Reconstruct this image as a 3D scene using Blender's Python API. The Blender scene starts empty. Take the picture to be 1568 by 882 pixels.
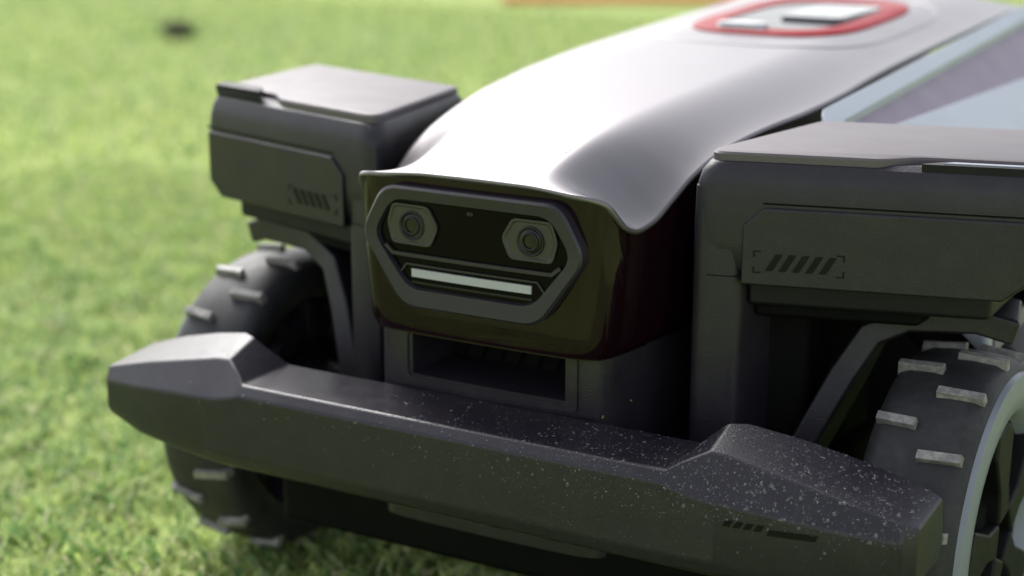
import bpy, bmesh, math, random
import numpy as np
from mathutils import Vector as V, Matrix, noise
from mathutils.bvhtree import BVHTree
random.seed(7); np.random.seed(7)
ZOFF=0.07
scene=bpy.context.scene

# ---------------------------------------------------------------- materials
def mat(name,col,rough=.5,metal=0,coat=0,grain=0.0,gscale=900,dirt=0.0,dirtcol=(.20,.19,.19),dscale=25,var=.08,spec=.5):
    m=bpy.data.materials.new(name); m.use_nodes=True
    nt=m.node_tree; b=nt.nodes['Principled BSDF']
    b.inputs['Base Color'].default_value=(*col,1); b.inputs['Roughness'].default_value=rough
    b.inputs['Metallic'].default_value=metal; b.inputs['Coat Weight'].default_value=coat
    b.inputs['Coat Roughness'].default_value=.05; b.inputs['Specular IOR Level'].default_value=spec
    tc=nt.nodes.new('ShaderNodeTexCoord')
    n=nt.nodes.new('ShaderNodeTexNoise'); n.inputs['Scale'].default_value=dscale; n.inputs['Detail'].default_value=8; n.inputs['Roughness'].default_value=.65
    nt.links.new(tc.outputs['Object'],n.inputs['Vector'])
    r=nt.nodes.new('ShaderNodeMapRange'); r.inputs['From Min'].default_value=.3; r.inputs['From Max'].default_value=.7
    r.inputs['To Min'].default_value=max(0,rough-var); r.inputs['To Max'].default_value=min(1,rough+var)
    nt.links.new(n.outputs['Fac'],r.inputs['Value']); nt.links.new(r.outputs['Result'],b.inputs['Roughness'])
    if dirt>0:
        cr=nt.nodes.new('ShaderNodeMapRange'); cr.inputs['From Min'].default_value=.45; cr.inputs['From Max'].default_value=.75
        cr.inputs['To Min'].default_value=0; cr.inputs['To Max'].default_value=dirt
        n2=nt.nodes.new('ShaderNodeTexNoise'); n2.inputs['Scale'].default_value=dscale*2.3; n2.inputs['Detail'].default_value=10; n2.inputs['Roughness'].default_value=.75
        nt.links.new(tc.outputs['Object'],n2.inputs['Vector']); nt.links.new(n2.outputs['Fac'],cr.inputs['Value'])
        mx=nt.nodes.new('ShaderNodeMix'); mx.data_type='RGBA'
        mx.inputs['A'].default_value=(*col,1); mx.inputs['B'].default_value=(*dirtcol,1)
        nt.links.new(cr.outputs['Result'],mx.inputs['Factor']); nt.links.new(mx.outputs['Result'],b.inputs['Base Color'])
    if grain>0:
        g=nt.nodes.new('ShaderNodeTexNoise'); g.inputs['Scale'].default_value=gscale; g.inputs['Detail'].default_value=2
        nt.links.new(tc.outputs['Object'],g.inputs['Vector'])
        bp=nt.nodes.new('ShaderNodeBump'); bp.inputs['Strength'].default_value=grain; bp.inputs['Distance'].default_value=.0003
        nt.links.new(g.outputs['Fac'],bp.inputs['Height']); nt.links.new(bp.outputs['Normal'],b.inputs['Normal'])
    return m
M_shell=mat('silver_paint',(.215,.202,.212),.41,.75,coat=.0,grain=.05,var=.03,spec=.35)
M_pod=mat('dark_grey_plastic',(.0155,.0125,.0190),.44,0,grain=.5,dirt=.05,dscale=20)
M_panel=mat('dark_grey_plastic_panel',(.0130,.0105,.0160),.42,0,grain=.5,dirt=.045,dscale=30)
M_lid=mat('grey_lid_plastic',(.12,.104,.110),.48,.1,grain=.3,var=.04,spec=.30)
M_bump=mat('bumper_plastic',(.0155,.0125,.0190),.36,0,grain=.5,dirt=.05,dscale=28)
M_visor=mat('glossy_visor',(.009,.0022,.004),.07,0,coat=0,var=.03,spec=.28)
M_bezel=mat('bezel_plastic',(.022,.019,.027),.38,0,grain=.3)
M_glass=mat('black_face_glass',(.003,.0022,.003),.06,0,coat=0,var=.02,spec=.08)
M_black=mat('black_plastic',(.006,.0055,.0065),.55,0,spec=.3)
M_deep=mat('deep_black_plastic',(.003,.003,.003),.7,0,spec=.12)
M_eye=mat('camera_housing',(.038,.036,.032),.4,.0)
M_ring=mat('lens_ring',(.014,.013,.014),.3,.0,spec=.3)
M_lens=mat('lens_glass',(.006,.006,.006),.03,0,coat=0,spec=.4)
M_led=mat('led_diffuser',(.42,.42,.45),.35,0)
M_tire=mat('tire_rubber',(.021,.020,.022),.58,0,grain=.6,gscale=500,dirt=.40,dirtcol=(.10,.095,.09),dscale=22)
M_lug=mat('worn_lug_rubber',(.19,.18,.17),.5,0,grain=.5,gscale=400,dirt=.9,dirtcol=(.55,.51,.48),dscale=60)
M_rim=mat('light_grey_rim',(.25,.27,.31),.4,.1,var=.05)
M_side=mat('light_grey_side_panel',(.46,.49,.55),.45,.1)
M_band=mat('mauve_reflection_tint',(.24,.19,.25),.45,.1)  # purplish reflection and shadow on the light grey panel, painted as flat mauve
M_red=mat('red_gloss',(.30,.002,.008),.4,0,coat=.0,spec=.08)
M_steel=mat('steel_button',(.45,.45,.45),.25,.9)
M_disp=mat('display_glass',(.20,.21,.22),.2,.1)
M_mark=mat('printed_mark',(.003,.003,.003),.4,0,spec=.2)
M_text=mat('printed_letters',(.33,.315,.33),.36,.6,spec=.35)
M_rock=mat('dark_clod',(.06,.065,.03),.9,0)
M_orange=mat('orange_board',(.70,.13,.05),.7,0,spec=.1)
M_fleck=mat('dust_fleck',(.27,.26,.25),.8,0)
M_clip=mat('grass_clipping',(.22,.27,.06),.7,0)

# ---------------------------------------------------------------- helpers
mower=bpy.data.objects.new('robotic_lawn_mower',None); scene.collection.objects.link(mower)
mower.location=(0,0,ZOFF)
def obj(name,verts,faces,m,parent=mower,bevel=0,segs=2,sharp=32,recalc=True,loc=None):
    me=bpy.data.meshes.new(name); me.from_pydata([tuple(v) for v in verts],[],faces)
    if recalc:
        bm=bmesh.new(); bm.from_mesh(me); bmesh.ops.remove_doubles(bm,verts=bm.verts,dist=1e-6)
        bmesh.ops.recalc_face_normals(bm,faces=bm.faces); bm.to_mesh(me); bm.free()
    for p in me.polygons: p.use_smooth=True
    me.materials.append(m)
    o=bpy.data.objects.new(name,me); scene.collection.objects.link(o)
    if parent: o.parent=parent
    if loc: o.location=loc
    if bevel>0:
        b=o.modifiers.new('bevel','BEVEL'); b.width=bevel; b.segments=segs; b.limit_method='ANGLE'; b.angle_limit=math.radians(22); b.harden_normals=True
        b.use_clamp_overlap=True
    else: me.set_sharp_from_angle(angle=math.radians(sharp))
    return o
def prism(name,pts,f,d0,d1,m,bevel=0,segs=2,parent=mower):
    n=len(pts)
    vs=[f(a,b,d0) for a,b in pts]+[f(a,b,d1) for a,b in pts]
    fs=[list(range(n)),list(range(n,2*n))]+[[i,(i+1)%n,n+(i+1)%n,n+i] for i in range(n)]
    return obj(name,vs,fs,m,parent,bevel,segs)
def grid(rows,closed=False):
    nr=len(rows); nc=len(rows[0]); vs=[v for r in rows for v in r]; fs=[]
    for i in range(nr-1):
        for j in range(nc if closed else nc-1):
            k=(j+1)%nc; fs.append([i*nc+j,i*nc+k,(i+1)*nc+k,(i+1)*nc+j])
    return vs,fs
def rpoly(pts,r,n=4):
    out=[]
    for i,p in enumerate(pts):
        rr=r[i] if isinstance(r,(list,tuple)) else r
        p=V(p); a=V(pts[i-1]); b=V(pts[(i+1)%len(pts)])
        da=(a-p); db=(b-p); k=min(rr,da.length*.45,db.length*.45)
        s=p+da.normalized()*k; e=p+db.normalized()*k
        for t in range(n+1):
            t/=n; out.append(tuple((1-t)**2*s+2*t*(1-t)*p+t*t*e))
    return out
def cubic(xs,ys):
    xs=np.array(xs,float); ys=np.array(ys,float); d=np.diff(ys)/np.diff(xs); m=np.zeros(len(xs))
    m[0]=d[0]; m[-1]=d[-1]
    for i in range(1,len(xs)-1): m[i]=0 if d[i-1]*d[i]<=0 else 2*d[i-1]*d[i]/(d[i-1]+d[i])
    def f(x):
        x=min(max(x,xs[0]),xs[-1]); i=min(max(int(np.searchsorted(xs,x)-1),0),len(xs)-2)
        h=xs[i+1]-xs[i]; t=(x-xs[i])/h
        return float((2*t**3-3*t*t+1)*ys[i]+(t**3-2*t*t+t)*h*m[i]+(-2*t**3+3*t*t)*ys[i+1]+(t**3-t*t)*h*m[i+1])
    return f
XYZ=lambda a,b,d:(a,b,d)
XZ=lambda a,b,d:(a,d,b)
YZ=lambda a,b,d:(d,a,b)

# ---------------------------------------------------------------- top shell
W=cubic([.0395,.0405,.0425,.0455,.050,.057,.068,.082,.10,.12,.15,.19,.24,.30,.70,.74],[.055,.0655,.0715,.0758,.0785,.0808,.0832,.0855,.088,.0905,.094,.100,.108,.112,.112,.108])
ZE=cubic([.0395,.0425,.047,.053,.060,.070,.082,.098,.12,.15,.20,.25,.37,.5,.7,.74],[.2240,.2228,.2195,.2125,.2055,.2025,.2045,.212,.223,.232,.239,.243,.252,.257,.262,.25])
ZC=cubic([.0395,.044,.055,.075,.10,.136,.19,.25,.42,.7,.74],[.2248,.2264,.2300,.2358,.2415,.2468,.2515,.2555,.263,.268,.255])
ysamp=list(np.linspace(.0395,.05,12))+list(np.linspace(.0515,.12,32))+list(np.linspace(.125,.30,30))+list(np.linspace(.31,.74,40))
def shell_z(x,y):
    w=W(y); t=min(1,abs(x)/w); ze=ZE(y); zc=ZC(y)
    k=.42
    u=0 if t<k else (t-k)/(1-k); s=u*u*(3-2*u)*.75+u*u*.25
    return zc-(zc-ze)*s-.0012*t*t
rows=[]
for y in ysamp:
    rows.append([(W(y)*t,y,shell_z(W(y)*t,y)) for t in np.linspace(-1,1,81)])
vs,fs=grid(rows)
sh=obj('top_shell',vs,fs,M_shell,sharp=60)
so=sh.modifiers.new('s','SOLIDIFY'); so.thickness=.0026
so.offset=-1 if sh.data.polygons[500].normal.z>0 else 1
# ---------------------------------------------------------------- visor (glossy wrap)
def outline(back=.145):
    half=[(0,.0412),(.02,.0413),(.04,.0416),(.055,.0422),(.064,.0430),(.0705,.0448),(.0748,.0480),(.0775,.0530),(.0797,.0610),(.0815,.070),(.0835,.082),(.0860,.10),(.0885,.118),(.091,back)]
    fx=cubic(range(len(half)),[h[0] for h in half]); fy=cubic(range(len(half)),[h[1] for h in half])
    L=[(fx(i),fy(i)) for i in np.linspace(0,len(half)-1,53)]
    return [(-a,b) for a,b in reversed(L[1:])]+L
def ztop(x,y):
    if y<.0430: return shell_z(x,.0410)-.0022
    return ZE(y-.0015)-.0018
ol=outline()
rows=[]
for k in np.linspace(0,1,16):
    r=[]
    for x,y in ol:
        zt=ztop(x,y); zb=.1340
        z=zb+(zt-zb)*k
        q=1-k; ins=.0034*q*q + (.002 if k==0 else 0)
        r.append((x*(1-ins/.08),y+ins*.6,z))
    rows.append(r)
vs,fs=grid(rows)
obj('visor',vs,fs,M_visor,sharp=50)
prism('head_underside',[(x*.93,y+.004) for x,y in ol],XYZ,.1330,.1365,M_visor)
# ---------------------------------------------------------------- face bezel / glass
fy=lambda x:.0350+.45*x*x
def F(x,z,d): return (x,fy(x)-d,z)
def octo(a,zt,b,zm,c,zb,r):
    return rpoly([(-a,zt),(a,zt),(b,zm),(c,zb),(-c,zb),(-b,zm)],r,6)
O1=octo(.0545,.2175,.0695,.190,.0425,.1515,.009)
O2=octo(.0535,.2162,.0682,.190,.0415,.1527,.009)
I1=octo(.0485,.2105,.0612,.190,.0385,.1615,.008)
I2=octo(.0475,.2096,.0602,.190,.0376,.1624,.008)
loops=[]
for lp,d in((O1,-.0095),(O1,.0002),(O2,.0014),(I1,.0004),(I2,-.0035)):
    loops.append([F(p[0],p[1],d) for p in lp])
vs,fs=grid(loops,closed=True); obj('face_bezel',vs,fs,M_bezel,sharp=28)
hw=cubic([.160,.163,.190,.2115,.214],[.036,.040,.0625,.050,.046])
rows=[[F(t*hw(z),z,-.0026) for t in np.linspace(-1,1,31)] for z in np.linspace(.160,.2135,24)]
vs,fs=grid(rows); obj('face_glass',vs,fs,M_glass,sharp=60)
def strip(name,path,wd,d0,d1,m,fn=F):
    rows=[]
    P=[V(p) for p in path]
    for i,p in enumerate(P):
        a=P[max(0,i-1)]; b=P[min(len(P)-1,i+1)]; t=(b-a).normalized(); n=V((-t.y,t.x))*wd/2
        q=p+n; s=p-n
        rows.append([fn(q.x,q.y,d0),fn(q.x,q.y,d1),fn(s.x,s.y,d1),fn(s.x,s.y,d0)])
    vs,fs=grid(rows,closed=True); fs+= [[0,1,2,3],[len(vs)-4,len(vs)-3,len(vs)-2,len(vs)-1]]
    return obj(name,vs,fs,m,bevel=0)
xs=np.linspace(-.049,.049,21)
strip('brow_ridge',[(-.0540,.1840)]+[(x,.1800) for x in xs]+[(.0540,.1840)],.0020,-.0030,-.0006,M_bezel)
strip('led_frame_top',[(-.045,.1690)]+[(x,.1748) for x in np.linspace(-.0405,.0405,19)]+[(.045,.1690)],.0010,-.0030,-.0014,M_bezel)
strip('led_frame_bottom',[(x,.1650) for x in np.linspace(-.0375,.0375,19)],.0012,-.0030,-.0018,M_ring)
strip('led_bar',[(x,.1703) for x in np.linspace(-.0370,.0370,21)],.0044,-.0030,-.0012,M_led)
def eye(s):
    cx=.0365*s; cz=.1962
    hexa=[(cx-s*.0170,cz+.0005),(cx-s*.0105,cz+.0115),(cx+s*.0125,cz+.0115),(cx+s*.0160,cz+.001),(cx+s*.0130,cz-.0105),(cx-s*.0120,cz-.0105)]
    hexa=rpoly(hexa,.0030,5)
    ins=[((a-cx)*.92+cx,(b-cz)*.90+cz) for a,b in hexa]; ins2=[((a-cx)*.86+cx,(b-cz)*.84+cz) for a,b in hexa]
    loops=[[F(a,b,-.003) for a,b in hexa],[F(a,b,-.0009) for a,b in hexa],[F(a,b,-.0009) for a,b in ins],[F(a,b,-.0016) for a,b in ins2]]
    vs,fs=grid(loops,closed=True); n=len(hexa); fs.append(list(range(3*n,4*n)))
    obj('camera_housing',vs,fs,M_eye)
    prof=[(.0082,-.0018),(.0080,-.0010),(.0074,-.0008),(.0066,-.0012),(.0060,-.0020)]
    N=40; yb=fy(cx)
    loops=[[(cx+r*math.cos(2*math.pi*i/N),yb-d,cz+r*math.sin(2*math.pi*i/N)) for i in range(N)] for r,d in prof]
    vs,fs=grid(loops,closed=True); obj('lens_barrel',vs,fs,M_ring)
    prof=[(.0052,-.0006),(.0050,-.0002),(.0040,-.0001),(.0037,-.0005)]
    R0=.0064; prof2=[(R0*math.sin(a),-.0020+.0012*math.cos(a)) for a in np.linspace(math.pi/2,0.02,8)]
    loops=[[(cx+r*math.cos(2*math.pi*i/N),yb-d,cz+r*math.sin(2*math.pi*i/N)) for i in range(N)] for r,d in prof2]
    vs,fs=grid(loops,closed=True); fs.append(list(range(len(vs)-N,len(vs)))); obj('lens_dome',vs,fs,M_lens,sharp=60)
    loops=[[(cx+r*math.cos(2*math.pi*i/N),yb-d,cz+r*math.sin(2*math.pi*i/N)) for i in range(N)] for r,d in prof]
    vs,fs=grid(loops,closed=True); obj('lens_inner_ring',vs,fs,M_ring,sharp=60)
eye(1); eye(-1)
prism('face_sensor',rpoly([(-.002,.2055),(.002,.2055),(.002,.2075),(-.002,.2075)],.001,3),lambda a,b,d:F(a,b,d),-.0028,-.0020,M_ring)

# ---------------------------------------------------------------- neck with air intake
nk=prism('neck_housing',[(-.0865,.20)]+[(x*.94,y+.010) for x,y in outline(back=.19)]+[(.0865,.20)],XYZ,.02,.1340,M_bump)
cut=bpy.data.meshes.new('c')
bm=bmesh.new()
f0=[(-.049,.040,.1065),(.051,.040,.1065),(.051,.040,.1315),(-.049,.040,.1315)]; f1=[(-.040,.100,.112),(.044,.100,.112),(.044,.100,.1315),(-.040,.100,.1315)]
vv=[bm.verts.new(p) for p in f0+f1]
for q in ([0,1,2,3],[7,6,5,4],[0,4,5,1],[1,5,6,2],[2,6,7,3],[3,7,4,0]): bm.faces.new([vv[i] for i in q])
bmesh.ops.recalc_face_normals(bm,faces=bm.faces); bm.to_mesh(cut); bm.free()
co=bpy.data.objects.new('cutter',cut); scene.collection.objects.link(co); co.parent=mower
bo=nk.modifiers.new('cut','BOOLEAN'); bo.object=co; bo.operation='DIFFERENCE'; bo.solver='EXACT'
bpy.context.view_layer.update()
dg=bpy.context.evaluated_depsgraph_get(); nm=bpy.data.meshes.new_from_object(nk.evaluated_get(dg))
nk.modifiers.clear(); nk.data=nm; nm.set_sharp_from_angle(angle=math.radians(30)); bpy.data.objects.remove(co)
prism('intake_back_wall',[(-.050,.1085),(.050,.1085),(.050,.133),(-.050,.133)],XZ,.086,.088,M_deep)
for i in range(7):
    x=-.036+i*.012
    prism('intake_rib',[(x,.1115),(x+.0022,.1115),(x+.0102,.130),(x+.008,.130)],XZ,.083,.0857,M_deep)
fr=rpoly([(-.056,.1020),(.057,.1020),(.057,.1335),(-.056,.1335)],.004); fi=rpoly([(-.0500,.1060),(.0520,.1060),(.0520,.1320),(-.0500,.1320)],.004)
g=lambda x:.0500+ .5*x*x
loops=[[(a,g(a)+.004,b) for a,b in fr],[(a,g(a)-.0004,b) for a,b in fr],[(a,g(a)-.0002,b) for a,b in fi],[(a,g(a)+.006,b) for a,b in fi]]
vs,fs=grid(loops,closed=True); obj('intake_frame',vs,fs,M_bump,sharp=28)

# ---------------------------------------------------------------- bumper
core=[(.016,.044),(.003,.051),(.000,.058),(.000,.0945),(.005,.1000),(.050,.1000),(.054,.060),(.050,.044)]
st={0:core,.08:core,.131:core,
 .1365:[(.016,.044),(.003,.051),(.000,.058),(.000,.0925),(.009,.1035),(.046,.1055),(.052,.060),(.050,.044)],
 .149:[(.016,.044),(.003,.051),(.000,.058),(.0005,.0900),(.0165,.1090),(.040,.1170),(.054,.060),(.050,.044)],
 .158:[(.016,.0445),(.0035,.0515),(.001,.0585),(.0015,.0890),(.0175,.1085),(.044,.1172),(.058,.060),(.052,.0445)],
 .185:[(.018,.046),(.006,.053),(.0035,.060),(.0045,.0870),(.018,.1030),(.052,.1110),(.064,.061),(.056,.046)],
 .215:[(.022,.049),(.011,.055),(.009,.062),(.010,.0835),(.019,.0965),(.058,.1030),(.067,.063),(.060,.049)],
 .246:[(.029,.055),(.0205,.0595),(.0185,.064),(.0185,.0800),(.0215,.0885),(.063,.0925),(.069,.066),(.063,.055)],
 .252:[(.033,.057),(.0265,.061),(.025,.065),(.025,.0795),(.028,.0860),(.063,.0895),(.068,.067),(.063,.057)]}
xsn=sorted(st); full=[-x for x in reversed(xsn) if x>0]+xsn
rows=[[(x,p[0],p[1]) for p in st[abs(x)]] for x in full]
vs,fs=grid(rows,closed=True); n=8; fs+=[list(range(n)),list(range(len(vs)-n,len(vs)))]
bump=obj('front_bumper',vs,fs,M_bump,bevel=.0016,segs=3)
prism('bumper_lower_lip',[(-.16,.030),(.16,.030),(.15,.048),(-.15,.048)],XYZ,.0395,.0445,M_deep,bevel=.001)
for x in (.018,.052,.084): prism('lip_tab',[(x,.026),(x+.010,.026),(x+.010,.031),(x,.031)],XYZ,.0385,.0442,M_black,bevel=.0006)
def front_mark(x0,x1,z0,z1,slant,name='bumper_mark'):
    yf=lambda x:float(np.interp(x,[0,.149,.158,.185,.215,.246],[0,.0003,.0013,.0040,.0095,.0185]))
    vs=[(x0,yf(x0)-.0004,z0),(x1,yf(x1)-.0004,z0),(x1+slant,yf(x1+slant)-.0004,z1),(x0+slant,yf(x0+slant)-.0004,z1)]
    vs+=[(a,b+.001,c) for a,b,c in vs]
    obj(name,vs,[[0,1,2,3],[7,6,5,4],[0,4,5,1],[1,5,6,2],[2,6,7,3],[3,7,4,0]],M_mark)
for i in range(4): front_mark(.1630+i*.0052,.1630+i*.0052+.0036,.0785,.0815,.0018)
front_mark(.1850,.2080,.0772,.0800,.0012)
# ---------------------------------------------------------------- chassis
prism('chassis',[(-.15,.06),(.15,.06),(.16,.12),(.16,.70),(-.16,.70),(-.16,.12)],XYZ,-.005,.06,M_deep,bevel=.006)
prism('body_core',[(-.088,.14),(.088,.14),(.105,.26),(.108,.72),(-.108,.72),(-.105,.26)],XYZ,.05,.216,M_black,bevel=.004)
prism('cutting_deck',[(-.13,.24),(.13,.24),(.13,.48),(-.13,.48)],XYZ,-.035,-.004,M_deep,bevel=.01)

# ---------------------------------------------------------------- pods, struts, wheels (mirrored)
def lathe_x(prof,c,N=72):
    return grid([[(c[0]+px,c[1]+r*math.cos(2*math.pi*i/N),c[2]+r*math.sin(2*math.pi*i/N)) for i in range(N)] for px,r in prof],closed=True)
def wheel(s,yc=.167,zc=.032,xc=.2275,k=1.0,ph=0):
    c=(s*xc,yc,zc); wx=.90
    T=[(-.026,.070),(-.031,.078),(-.032,.087),(-.029,.0935),(-.022,.0965),(-.008,.0980),(.008,.0980),(.022,.0965),(.029,.0935),(.032,.087),(.031,.078),(.026,.070)]
    vs,fs=lathe_x([(s*a*wx,b*k) for a,b in T],c); obj('tire',vs,fs,M_tire,sharp=50)
    Rm=[(.022,.064),(.030,.068),(.034,.072),(.0352,.081),(.0338,.0893),(.029,.0905)]
    vs,fs=lathe_x([(s*a*wx,b*k) for a,b in Rm],c); obj('rim_ring',vs,fs,M_rim,sharp=40)
    Dk=[(.020,.0645),(.018,.045),(.022,.030),(.026,.026),(.027,.001)]
    vs,fs=lathe_x([(s*a*wx,b*k) for a,b in Dk],c); obj('hub_disc',vs,fs,M_deep,sharp=30)
    for i in range(5):
        a=2*math.pi*i/5+.5; ca,sa=math.cos(a),math.sin(a)
        def f(p,q,d): return (c[0]+s*d,c[1]+(p*ca-q*sa)*k,c[2]+(p*sa+q*ca)*k)
        prism('hub_spoke',[(.012,-.010),(.030,-.008),(.060,-.016),(.068,-.006),(.068,.012),(.056,.016),(.030,.008),(.012,.010)],f,.016,.0300,M_black,bevel=.002)
    In=[(-.026,.0705),(-.018,.066),(-.018,.058),(-.026,.055),(-.026,.046),(-.014,.043),(-.014,.030),(-.036,.027),(-.040,.022),(-.040,.001)]
    vs,fs=lathe_x([(s*a*wx,b*k) for a,b in In],c); obj('inner_hub',vs,fs,M_pod,sharp=30)
    for i in range(12):
        a=2*math.pi*i/12; ca,sa=math.cos(a),math.sin(a)
        def f(p,q,d): return (c[0]+s*d,c[1]+(p*ca-q*sa)*k,c[2]+(p*sa+q*ca)*k)
        prism('hub_rib',[(.044,-.003),(.069,-.005),(.069,.005),(.044,.003)],f,-.025,-.013,M_pod,bevel=.001)
    vs=[];fs=[]
    NL=15
    for row,xo in((0,-.0145),(1,.0125)):
        for i in range(NL):
            a=ph+2*math.pi*(i+.5*row)/NL+random.uniform(-.02,.02); t=.0034; hl=.0120+random.uniform(-.001,.001)
            sk=.0018*(1 if row else -1)+random.uniform(-.0004,.0004)
            b=len(vs)
            for rr,sc in((.094,1),(.1020+random.uniform(-.0006,.0006),.72)):
                for dx,dt in((-hl,-t+sk),(hl,-t-sk),(hl,t-sk),(-hl,t+sk)):
                    rad=(rr-(.0025 if abs(xo+dx)>.0225 else 0))*k
                    an=a+dt*sc/.098; X=c[0]+s*(xo+dx*(.97 if sc<1 else 1))
                    vs.append((X,c[1]+rad*math.cos(an),c[2]+rad*math.sin(an)))
            for q in ([0,1,2,3],[7,6,5,4],[0,4,5,1],[1,5,6,2],[2,6,7,3],[3,7,4,0]): fs.append([b+j for j in q])
    obj('tread_lugs',vs,fs,M_lug,bevel=.0005)
def pod(s):
    ux=V((.967,.254)); uy=V((.10,.99)); O=V((.098,.092))
    if s<0: O=V((.0975,.094)); ux=V((.955,.262))
    def P(a,b,z):
        p=O+ux*a+uy*b; return (s*p.x,p.y,z)
    pl=lambda a,b,d:P(a,b,d)
    fr=lambda a,z,d:P(a,d,z)
    L=.176; D=.130
    if s<0: L=.170; D=.136
    body=rpoly([(0,0),(L,0),(L+.002,.02),(L,D),(.008,D)],[.017,.006,.006,.008,.008],6)
    lev=[(.177,.004),(.181,.0015),(.195,0),(.216,0),(.224,.0006),(.230,.0020),(.2345,.0048),(.2368,.0085)]
    cx,cy=L/2,D/2
    loops=[]
    for z,ins in lev: loops.append([P(cx+(a-cx)*(1-ins/cx),cy+(b-cy)*(1-ins/cy),z) for a,b in body])
    vs,fs=grid(loops,closed=True); n=len(body); fs+=[list(range(n)),list(range(len(vs)-n,len(vs)))]
    obj('pod_body',vs,fs,M_pod,sharp=25)
    col=rpoly([(0.0006,.0006),(.0290,.0006),(.031,.055),(.002,.055)],[.016,.006,.006,.006],6)
    loops=[]
    for z,ins in((-.01,0),(.200,0),(.222,.0006)): loops.append([P(.015+(a-.015)*(1-ins/.015),.027+(b-.027)*(1-ins/.027),z) for a,b in col])
    vs,fs=grid(loops,closed=True); n=len(col); fs+=[list(range(n)),list(range(len(vs)-n,len(vs)))]
    obj('strut_column',vs,fs,M_pod,sharp=25)
    prism('column_seam',[(.012,.1748),(.0275,.1748),(.0275,.1753),(.012,.1753)],fr,.0004,.004,M_deep)
    pan=[(.0310,.1715),(.0310,.2030),(.0420,.2130),(L-.0012,.2130),(L-.0012,.181),(L-.013,.1715)]
    prism('pod_front_panel',pan,fr,-.0020,.012,M_panel,bevel=.0014,segs=3)
    prism('pod_seam',[(.0410,.2146),(L+.0008,.2146),(L+.0008,.2155),(.0405,.2155)],fr,-.0003,.01,M_deep)
    lid=rpoly([(.0060,.0065),(.098,.0065),(.112,.018),(L-.004,.018),(L-.004,D-.006),(.014,D-.006)],[.014,.005,.005,.005,.006,.006],6)
    loops=[]
    for z,ins in((.2350,0),(.2386,0),(.2398,.0010),(.2403,.003)): loops.append([P(cx+(a-cx)*(1-ins/cx),cy+(b-cy)*(1-ins/cy),z+.0002) for a,b in lid])
    vs,fs=grid(loops,closed=True); n=len(lid); fs+=[list(range(n)),list(range(len(vs)-n,len(vs)))]
    obj('pod_lid',vs,fs,M_lid,sharp=25)
    prism('lid_notch_insert',rpoly([(.116,.0055),(L-.006,.0055),(L-.006,.0165),(.125,.0165)],.002,3),pl,.2335,.2388,M_black,bevel=.0008)
    if s>0: prism('notch_light_strip',[(.126,.0085),(L-.004,.0085),(L-.004,.0130),(.130,.0130)],pl,.2380,.2394,M_rim,bevel=.0005)
    else: prism('notch_cap',rpoly([(.118,.006),(L-.004,.006),(L-.004,.020),(.127,.020)],.002,3),pl,.2370,.2425,M_black,bevel=.001)
    prism('pod_underside',[(.030,.008),(L-.022,.010),(L-.035,.110),(.030,.110)],pl,.158,.1775,M_black,bevel=.003)
    prism('pod_underside_lower',[(.030,.016),(L-.060,.018),(L-.065,.10),(.030,.10)],pl,.150,.159,M_deep,bevel=.003)
    z0,z1=.1800,.1890
    for i in range(5):
        a=.0440+i*.0069
        prism('panel_hatch',[(a,z0),(a+.0036,z0),(a+.0088,z1),(a+.0052,z1)],fr,-.00245,-.0016,M_mark)
    a0,a1,b0,b1=.0375,.0845,.1785,.1905
    for (a,z,da,dz) in((a0,b0,1,1),(a1,b0,-1,1),(a0,b1,1,-1),(a1,b1,-1,-1)):
        prism('panel_bracket',[(a,z),(a+.004*da,z),(a+.004*da,z+.0007*dz),(a+.0007*da,z+.0007*dz),(a+.0007*da,z+.0035*dz),(a,z+.0035*dz)],fr,-.0024,-.0016,M_mark)
    path=[V((.128,.118,.010)),V((.150,.133,.070)),V((.170,.144,.116)),V((.182,.151,.139)),V((.200,.157,.149)),V((.235,.165,.151)),V((.255,.170,.146))]
    if s<0: path=[V((.122,.104,.010)),V((.128,.108,.070)),V((.142,.118,.116)),V((.156,.128,.140)),V((.180,.137,.151)),V((.22,.145,.152)),V((.235,.150,.147))]
    rows=[]
    for i,p in enumerate(path):
        t=(path[min(i+1,len(path)-1)]-path[max(i-1,0)]).normalized(); dep=V((0,1,0)); nrm=t.cross(dep).normalized(); dep=nrm.cross(t).normalized()
        if dep.y<0: dep=-dep
        wd=.0070
        rows.append([tuple(V((s*q.x,q.y,q.z))) for q in (p+nrm*wd-dep*.004,p+nrm*wd+dep*.036,p-nrm*wd+dep*.036,p-nrm*wd-dep*.004)])
    vs,fs=grid(rows,closed=True); fs+=[[0,1,2,3],[len(vs)-4,len(vs)-3,len(vs)-2,len(vs)-1]]
    obj('suspension_arm',vs,fs,M_panel,bevel=.002,segs=3)
    prism('inner_shroud',[(.112,.125),(.150,.145),(.155,.24),(.100,.24)],lambda a,b,d:(s*a,b,d),-.005,.168,M_deep,bevel=.004)
    vs,fs=lathe_x([(0,.001),(0,.016),(s*.05,.016),(s*.05,.001)],(s*.15,.167,.032)); obj('axle_housing',vs,fs,M_black,sharp=30)
    dz=0 if s>0 else -.012
    S=lambda a,y,d:(s*(.117+a),y,.2405+(y-.22)*.048-a*.9+d+dz)
    def slab(name,pts,d0,d1,m,bv): return prism(name,pts,S,d0,d1,m,bevel=bv)
    slab('side_panel_rim',rpoly([(0,.235),(.010,.222),(.11,.222),(.11,.235),(.018,.237),(.009,.248),(.008,.70),(0,.70)],.006,4),-.03,.002,M_side,.0012)
    slab('side_panel_reflection_band',[(.008,.236),(.11,.236),(.11,.70),(.008,.70)],-.03,-.0025,M_band,0)  # recessed strip carrying the painted mauve reflection
    slab('side_panel_inner',rpoly([(.018,.258),(.11,.248),(.11,.70),(.044,.70)],.008,4),-.02,.0005,M_side,.001)
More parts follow.
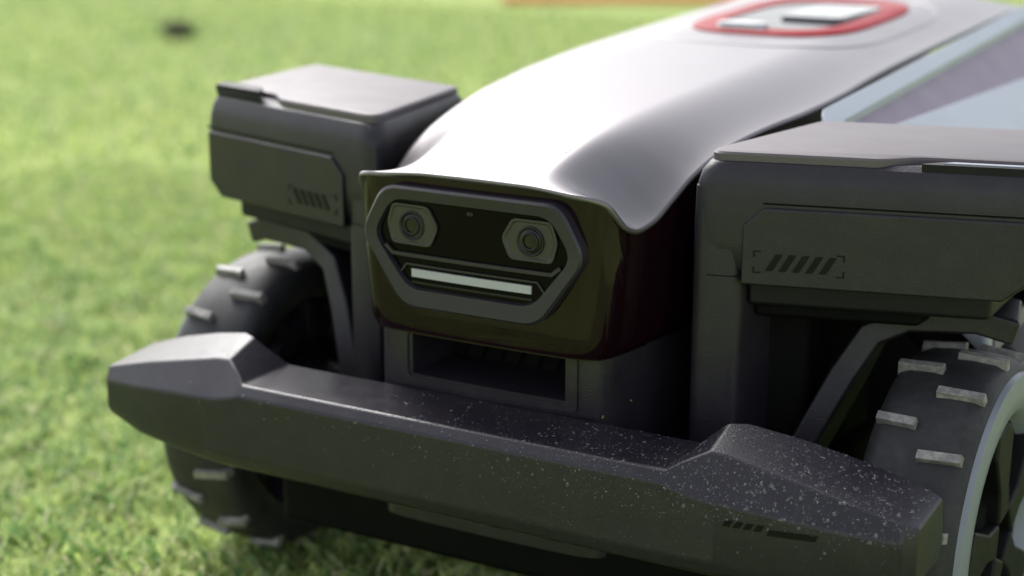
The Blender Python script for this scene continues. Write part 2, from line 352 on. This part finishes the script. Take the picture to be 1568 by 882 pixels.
    slab('side_skirt',[(.01,.26),(.12,.26),(.12,.72),(.0,.72)],-.09,-.031,M_black,.004)
    wheel(s,ph=.12 if s>0 else .05)
for s in(1,-1): pod(s)
for s in(1,-1): wheel(s,yc=.575,zc=.040,xc=.235,k=1.078)

# ---------------------------------------------------------------- stop button island
cy,cx=.508,0
def shz(x,y): return shell_z(x,y)
def sup(a,b,n=3.4,N=80,y0=cy):
    o=[]
    for i in range(N):
        t=2*math.pi*i/N; c,s_=math.cos(t),math.sin(t)
        o.append((a*math.copysign(abs(c)**(2/n),c),y0+b*math.copysign(abs(s_)**(2/n),s_)))
    return o
loops=[[(x,y,shz(x,y)+h) for x,y in sup(a,b)] for a,b,h in((.062,.106,-.001),(.0615,.1055,.0012),(.0595,.1035,.0022),(.045,.080,.0016),(.044,.079,-.0005))]
vs,fs=grid(loops,closed=True); obj('red_ring',vs,fs,M_red,sharp=40)
L1=[(x,y,shz(x,y)+.0006) for x,y in sup(.0450,.080)]
obj('control_recess',L1+[(0,cy,shz(0,cy)+.0006)],[[i,(i+1)%80,80] for i in range(80)],M_glass,sharp=60)
bt=rpoly([(-.030,.4135),(.006,.4135),(.006,.4300),(-.030,.4300)],.008,6)
loops=[[( -.012+(x+.012)*k,.4218+(y-.4218)*k,shz(0,.43)+h) for x,y in bt] for k,h in((1,0),(1,.004),(.93,.0055),(.80,.0058))]
vs,fs=grid(loops,closed=True); fs.append(list(range(len(vs)-len(bt),len(vs)))); obj('steel_button',vs,fs,M_steel,sharp=40)
prism('display_window',rpoly([(-.010,.482),(.038,.482),(.038,.575),(-.010,.575)],.008,5),XYZ,.262,.2682,M_disp,bevel=.001)
gl=[]
for a,b,h in((.0830,.135,.0001),(.0833,.1353,.0005),(.0842,.1362,.0005),(.0845,.1365,.0001)):
    gl.append([(x,y,shz(x,y)+h) for x,y in sup(a,b,3.2,96,.495)])
vs,fs=grid(gl,closed=True); obj('shell_crease',vs,fs,M_shell,sharp=60)
cu=bpy.data.curves.new('lettering','FONT'); cu.body='MAMMOTION'; cu.size=.0082; cu.space_character=1.45; cu.align_x='CENTER'; cu.extrude=0
to=bpy.data.objects.new('t',cu); scene.collection.objects.link(to); bpy.context.view_layer.update()
tm=bpy.data.meshes.new_from_object(to.evaluated_get(bpy.context.evaluated_depsgraph_get())); bpy.data.objects.remove(to)
for v in tm.vertices:
    x=v.co.x+.003; y=.077+v.co.y; v.co=(x,y,shell_z(x,y)+.0003)
tm.materials.append(M_text); lo=bpy.data.objects.new('nose_lettering',tm); scene.collection.objects.link(lo); lo.parent=mower

# ---------------------------------------------------------------- water drops, dust, clippings
M_drop=bpy.data.materials.new('water_drop'); M_drop.use_nodes=True
b=M_drop.node_tree.nodes['Principled BSDF']; b.inputs['Base Color'].default_value=(.95,.97,1,1); b.inputs['Roughness'].default_value=.02; b.inputs['IOR'].default_value=1.33; b.inputs['Transmission Weight'].default_value=.92
bpy.context.view_layer.update(); dg=bpy.context.evaluated_depsgraph_get()
bb=bmesh.new(); bb.from_object(bump,dg); bvh=BVHTree.FromBMesh(bb)
ico=bmesh.new(); bmesh.ops.create_icosphere(ico,subdivisions=2,radius=1); iv=[v.co.copy() for v in ico.verts]; ifc=[[v.index for v in f.verts] for f in ico.faces]
vs=[];fs=[];cnt=0
def add_drop(p,n,r):
    q=n.to_track_quat('Z','Y'); k=len(vs)
    for v in iv: vs.append(p+q@V((v.x*r,v.y*r,v.z*r*.5)))
    for f in ifc: fs.append([k+i for i in f])
while cnt<3600:
    x=random.uniform(-.20,.25)
    if random.random()>(.04 if x<-.05 else .16 if x<.05 else .40 if x<.13 else 1): continue
    hit=bvh.ray_cast(V((x,random.uniform(-.02,.066),.2)),V((0,0,-1))) if random.random()<.78 else bvh.ray_cast(V((x,-.1,random.uniform(.078,.108))),V((0,1,0)))
    cnt+=1
    if hit[0] is None: continue
    r=min(.0011,.00020+random.expovariate(1/.00018)); add_drop(hit[0],hit[1],r)
obj('water_drops',vs,fs,M_drop,recalc=False,sharp=180)
vs=[];fs=[]
for i in range(1300):
    x=random.gauss(.09,.04) if i%3 else random.uniform(-.22,.24)
    hit=bvh.ray_cast(V((x,random.uniform(0.0,.05) if i%3 else random.gauss(.035,.008),.2)),V((0,0,-1))) if i%4 else bvh.ray_cast(V((x,-.1,random.uniform(.055,.1))),V((0,1,0)))
    if hit[0] is None: continue
    p,nn=hit[0],hit[1]; q=nn.to_track_quat('Z','Y'); k=len(vs); r=random.uniform(.00008,.00026); a=random.uniform(0,6.3)
    for j in range(4):
        e=r*random.uniform(.5,1.3); vs.append(p+q@V((e*math.cos(a+j*1.57),e*math.sin(a+j*1.57),.00012)))
    fs.append([k,k+1,k+2,k+3])
obj('dust_flecks',vs,fs,M_fleck,recalc=False)
vs=[];fs=[]
for (x,y,z,l) in((.0772,.076,.106,.0012),(.0768,.0745,.088,.0016),(.0700,.0575,.101,.0012)):
    a=random.uniform(0,6.3); k=len(vs); d=V((math.cos(a)*.6,0,math.sin(a)))*l; n_=V((-math.sin(a),0,math.cos(a)))*.00035
    for q in (-d-n_,-d+n_,d*.2+n_*1.2,d,d*.2-n_*1.2): vs.append(V((x,y-.0012,z))+q)
    fs.append([k,k+1,k+2,k+3,k+4])
obj('grass_clippings',vs,fs,M_clip,recalc=False)

# ---------------------------------------------------------------- lawn
M_g=bpy.data.materials.new('lawn_soil_turf'); M_g.use_nodes=True; nt=M_g.node_tree; b=nt.nodes['Principled BSDF']
tc=nt.nodes.new('ShaderNodeTexCoord'); n1=nt.nodes.new('ShaderNodeTexNoise'); n1.inputs['Scale'].default_value=1.6; n1.inputs['Detail'].default_value=5
n2=nt.nodes.new('ShaderNodeTexNoise'); n2.inputs['Scale'].default_value=70; n2.inputs['Detail'].default_value=6; n2.inputs['Roughness'].default_value=.7
for n in(n1,n2): nt.links.new(tc.outputs['Object'],n.inputs['Vector'])
mx=nt.nodes.new('ShaderNodeMath'); mx.operation='MULTIPLY_ADD'; mx.inputs[1].default_value=.45
ad=nt.nodes.new('ShaderNodeMath'); ad.operation='MULTIPLY'; ad.inputs[1].default_value=.55
nt.links.new(n2.outputs['Fac'],ad.inputs[0]); nt.links.new(n1.outputs['Fac'],mx.inputs[0]); nt.links.new(ad.outputs[0],mx.inputs[2])
cr=nt.nodes.new('ShaderNodeValToRGB'); e=cr.color_ramp.elements; e[0].position=.36; e[0].color=(.20,.28,.07,1); e[1].position=.64; e[1].color=(.44,.52,.18,1)
nt.links.new(mx.outputs[0],cr.inputs['Fac']); nt.links.new(cr.outputs['Color'],b.inputs['Base Color']); b.inputs['Roughness'].default_value=.9
b.inputs['Specular IOR Level'].default_value=.1
me=bpy.data.meshes.new('lawn'); me.from_pydata([(-300,-300,0),(300,-300,0),(300,300,0),(-300,300,0)],[],[[0,1,2,3]]); me.materials.append(M_g)
lawn=bpy.data.objects.new('lawn',me); scene.collection.objects.link(lawn)
M_b=bpy.data.materials.new('grass_blade'); M_b.use_nodes=True; nt=M_b.node_tree; b=nt.nodes['Principled BSDF']
at=nt.nodes.new('ShaderNodeAttribute'); at.attribute_name='bcol'
nt.links.new(at.outputs['Color'],b.inputs['Base Color']); b.inputs['Roughness'].default_value=.45; b.inputs['Specular IOR Level'].default_value=.4
tr=nt.nodes.new('ShaderNodeBsdfTranslucent'); nt.links.new(at.outputs['Color'],tr.inputs['Color'])
ms=nt.nodes.new('ShaderNodeMixShader'); ms.inputs[0].default_value=.45
out=nt.nodes['Material Output']; nt.links.new(b.outputs[0],ms.inputs[1]); nt.links.new(tr.outputs[0],ms.inputs[2]); nt.links.new(ms.outputs[0],out.inputs['Surface'])
def blades(N,x0,x1,y0,y1,hm,wm):
    x=np.random.uniform(x0,x1,N); y=np.random.uniform(y0,y1,N)
    patch=np.sin(x*63+1.3*np.sin(y*49))*np.sin(y*57+1.7*np.sin(x*37))
    patch2=np.sin(x*3.1+y*1.7)*np.sin(y*2.3-x*1.1+.7)
    keep=np.random.rand(N)<(.72+.28*patch); x,y,patch,patch2=x[keep],y[keep],patch[keep],patch2[keep]; N=len(x)
    h=hm*(np.random.uniform(.5,1.2,N)+.2*patch); w=wm*np.random.uniform(.7,1.3,N)
    a=np.random.uniform(0,2*np.pi,N); la=np.random.uniform(0,2*np.pi,N); lean=h*np.random.uniform(.3,1.5,N)
    dx,dy=np.cos(a)*w/2,np.sin(a)*w/2; lx,ly=np.cos(la)*lean,np.sin(la)*lean
    Vv=np.zeros((N,5,3))
    Vv[:,0]=np.c_[x-dx,y-dy,np.zeros(N)]; Vv[:,1]=np.c_[x+dx,y+dy,np.zeros(N)]
    Vv[:,2]=np.c_[x-dx*.9+lx*.35,y-dy*.9+ly*.35,h*.6]; Vv[:,3]=np.c_[x+dx*.9+lx*.35,y+dy*.9+ly*.35,h*.6]
    Vv[:,4]=np.c_[x+lx,y+ly,h*np.random.uniform(.7,1,N)]
    return Vv,patch,patch2
parts=[blades(170000,-1.3,.75,-.45,1.1,.016,.0027),blades(60000,-3.2,-1.3,-.3,3.2,.014,.0048),blades(80000,-1.3,1.6,1.1,4.2,.014,.0048)]
Vv=np.concatenate([p[0] for p in parts]); patch=np.concatenate([p[1] for p in parts]); patch2=np.concatenate([p[2] for p in parts]); N=len(Vv)
me=bpy.data.meshes.new('grass_blades'); me.vertices.add(N*5); me.vertices.foreach_set('co',Vv.reshape(-1))
tri=np.array([[0,1,3],[0,3,2],[2,3,4]]); idx=(tri[None]+np.arange(N)[:,None,None]*5).reshape(-1)
me.loops.add(len(idx)); me.loops.foreach_set('vertex_index',idx.astype(np.int32)); me.polygons.add(N*3)
me.polygons.foreach_set('loop_start',np.arange(0,N*9,3,dtype=np.int32)); me.update(); me.validate()
r=np.random.rand(N); base=np.stack([.46+.18*r+.05*patch2,.59+.16*r+.04*patch2,.20+.09*np.random.rand(N)],1)*(1+.10*patch[:,None])
dry=np.random.rand(N)<.15; base[dry]=np.array([.82,.78,.50])*np.random.uniform(.7,1.1,(dry.sum(),1))
dk=np.random.rand(N)<.24; base[dk]*=np.array([.30,.50,.40])
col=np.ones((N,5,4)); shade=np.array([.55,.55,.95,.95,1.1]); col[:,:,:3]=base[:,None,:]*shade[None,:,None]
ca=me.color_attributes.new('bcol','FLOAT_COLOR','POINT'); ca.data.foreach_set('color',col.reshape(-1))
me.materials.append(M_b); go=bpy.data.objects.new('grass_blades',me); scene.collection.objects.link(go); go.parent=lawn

bm=bmesh.new(); bmesh.ops.create_icosphere(bm,subdivisions=4,radius=.035)
for v in bm.verts:
    v.co*=1+.5*noise.noise(v.co*45); v.co.z*=.6
me=bpy.data.meshes.new('soil_clod'); bm.to_mesh(me); bm.free(); me.materials.append(M_rock)
o=bpy.data.objects.new('soil_clod',me); scene.collection.objects.link(o); o.location=(-2.14,2.28,.02)
ob=prism('orange_board',[(-1.92,3.31),(-.95,3.87),(-.97,3.92),(-1.94,3.36)],XYZ,.0,.020,M_orange,bevel=.004,parent=None)

# ---------------------------------------------------------------- light
el=math.radians(43); az=math.radians(-53)
sun_dir=V((math.sin(az)*math.cos(el),math.cos(az)*math.cos(el),math.sin(el)))
w=bpy.data.worlds.new('World'); scene.world=w; w.use_nodes=True; nt=w.node_tree
sky=nt.nodes.new('ShaderNodeTexSky'); sky.sky_type='NISHITA'; sky.sun_disc=False; sky.sun_elevation=el; sky.sun_rotation=az; sky.dust_density=2.5; sky.air_density=1.0; sky.ozone_density=1
hs=nt.nodes.new('ShaderNodeHueSaturation'); hs.inputs['Saturation'].default_value=.34; hs.inputs['Value'].default_value=1.75
nt.links.new(sky.outputs[0],hs.inputs['Color']); nt.links.new(hs.outputs[0],nt.nodes['Background'].inputs['Color']); nt.nodes['Background'].inputs['Strength'].default_value=.15
sl=bpy.data.lights.new('sun','SUN'); sl.energy=3.1; sl.angle=math.radians(40); sl.color=(1,.98,.96)
so_=bpy.data.objects.new('sun',sl); scene.collection.objects.link(so_); so_.rotation_euler=sun_dir.to_track_quat('Z','Y').to_euler()
scene.view_settings.view_transform='Standard'; scene.view_settings.look='None'; scene.view_settings.exposure=0

# ---------------------------------------------------------------- camera
th=math.radians(30.3);ph=math.radians(15)
Fd=V((-math.sin(th)*math.cos(ph),math.cos(th)*math.cos(ph),-math.sin(ph))); Rt=V((math.cos(th),math.sin(th),0)); Up=Rt.cross(Fd)
cd=bpy.data.cameras.new('camera'); cam=bpy.data.objects.new('camera',cd); scene.collection.objects.link(cam)
m=Matrix((Rt,Up,-Fd)).transposed().to_4x4(); m.translation=V((.4741,-.7305,.4082+ZOFF)); cam.matrix_world=m
cd.lens=2700/1568*36; cd.sensor_width=36; cd.clip_start=.02; cd.clip_end=1000
cd.dof.use_dof=True; cd.dof.focus_distance=.885; cd.dof.aperture_fstop=4.8
scene.camera=cam
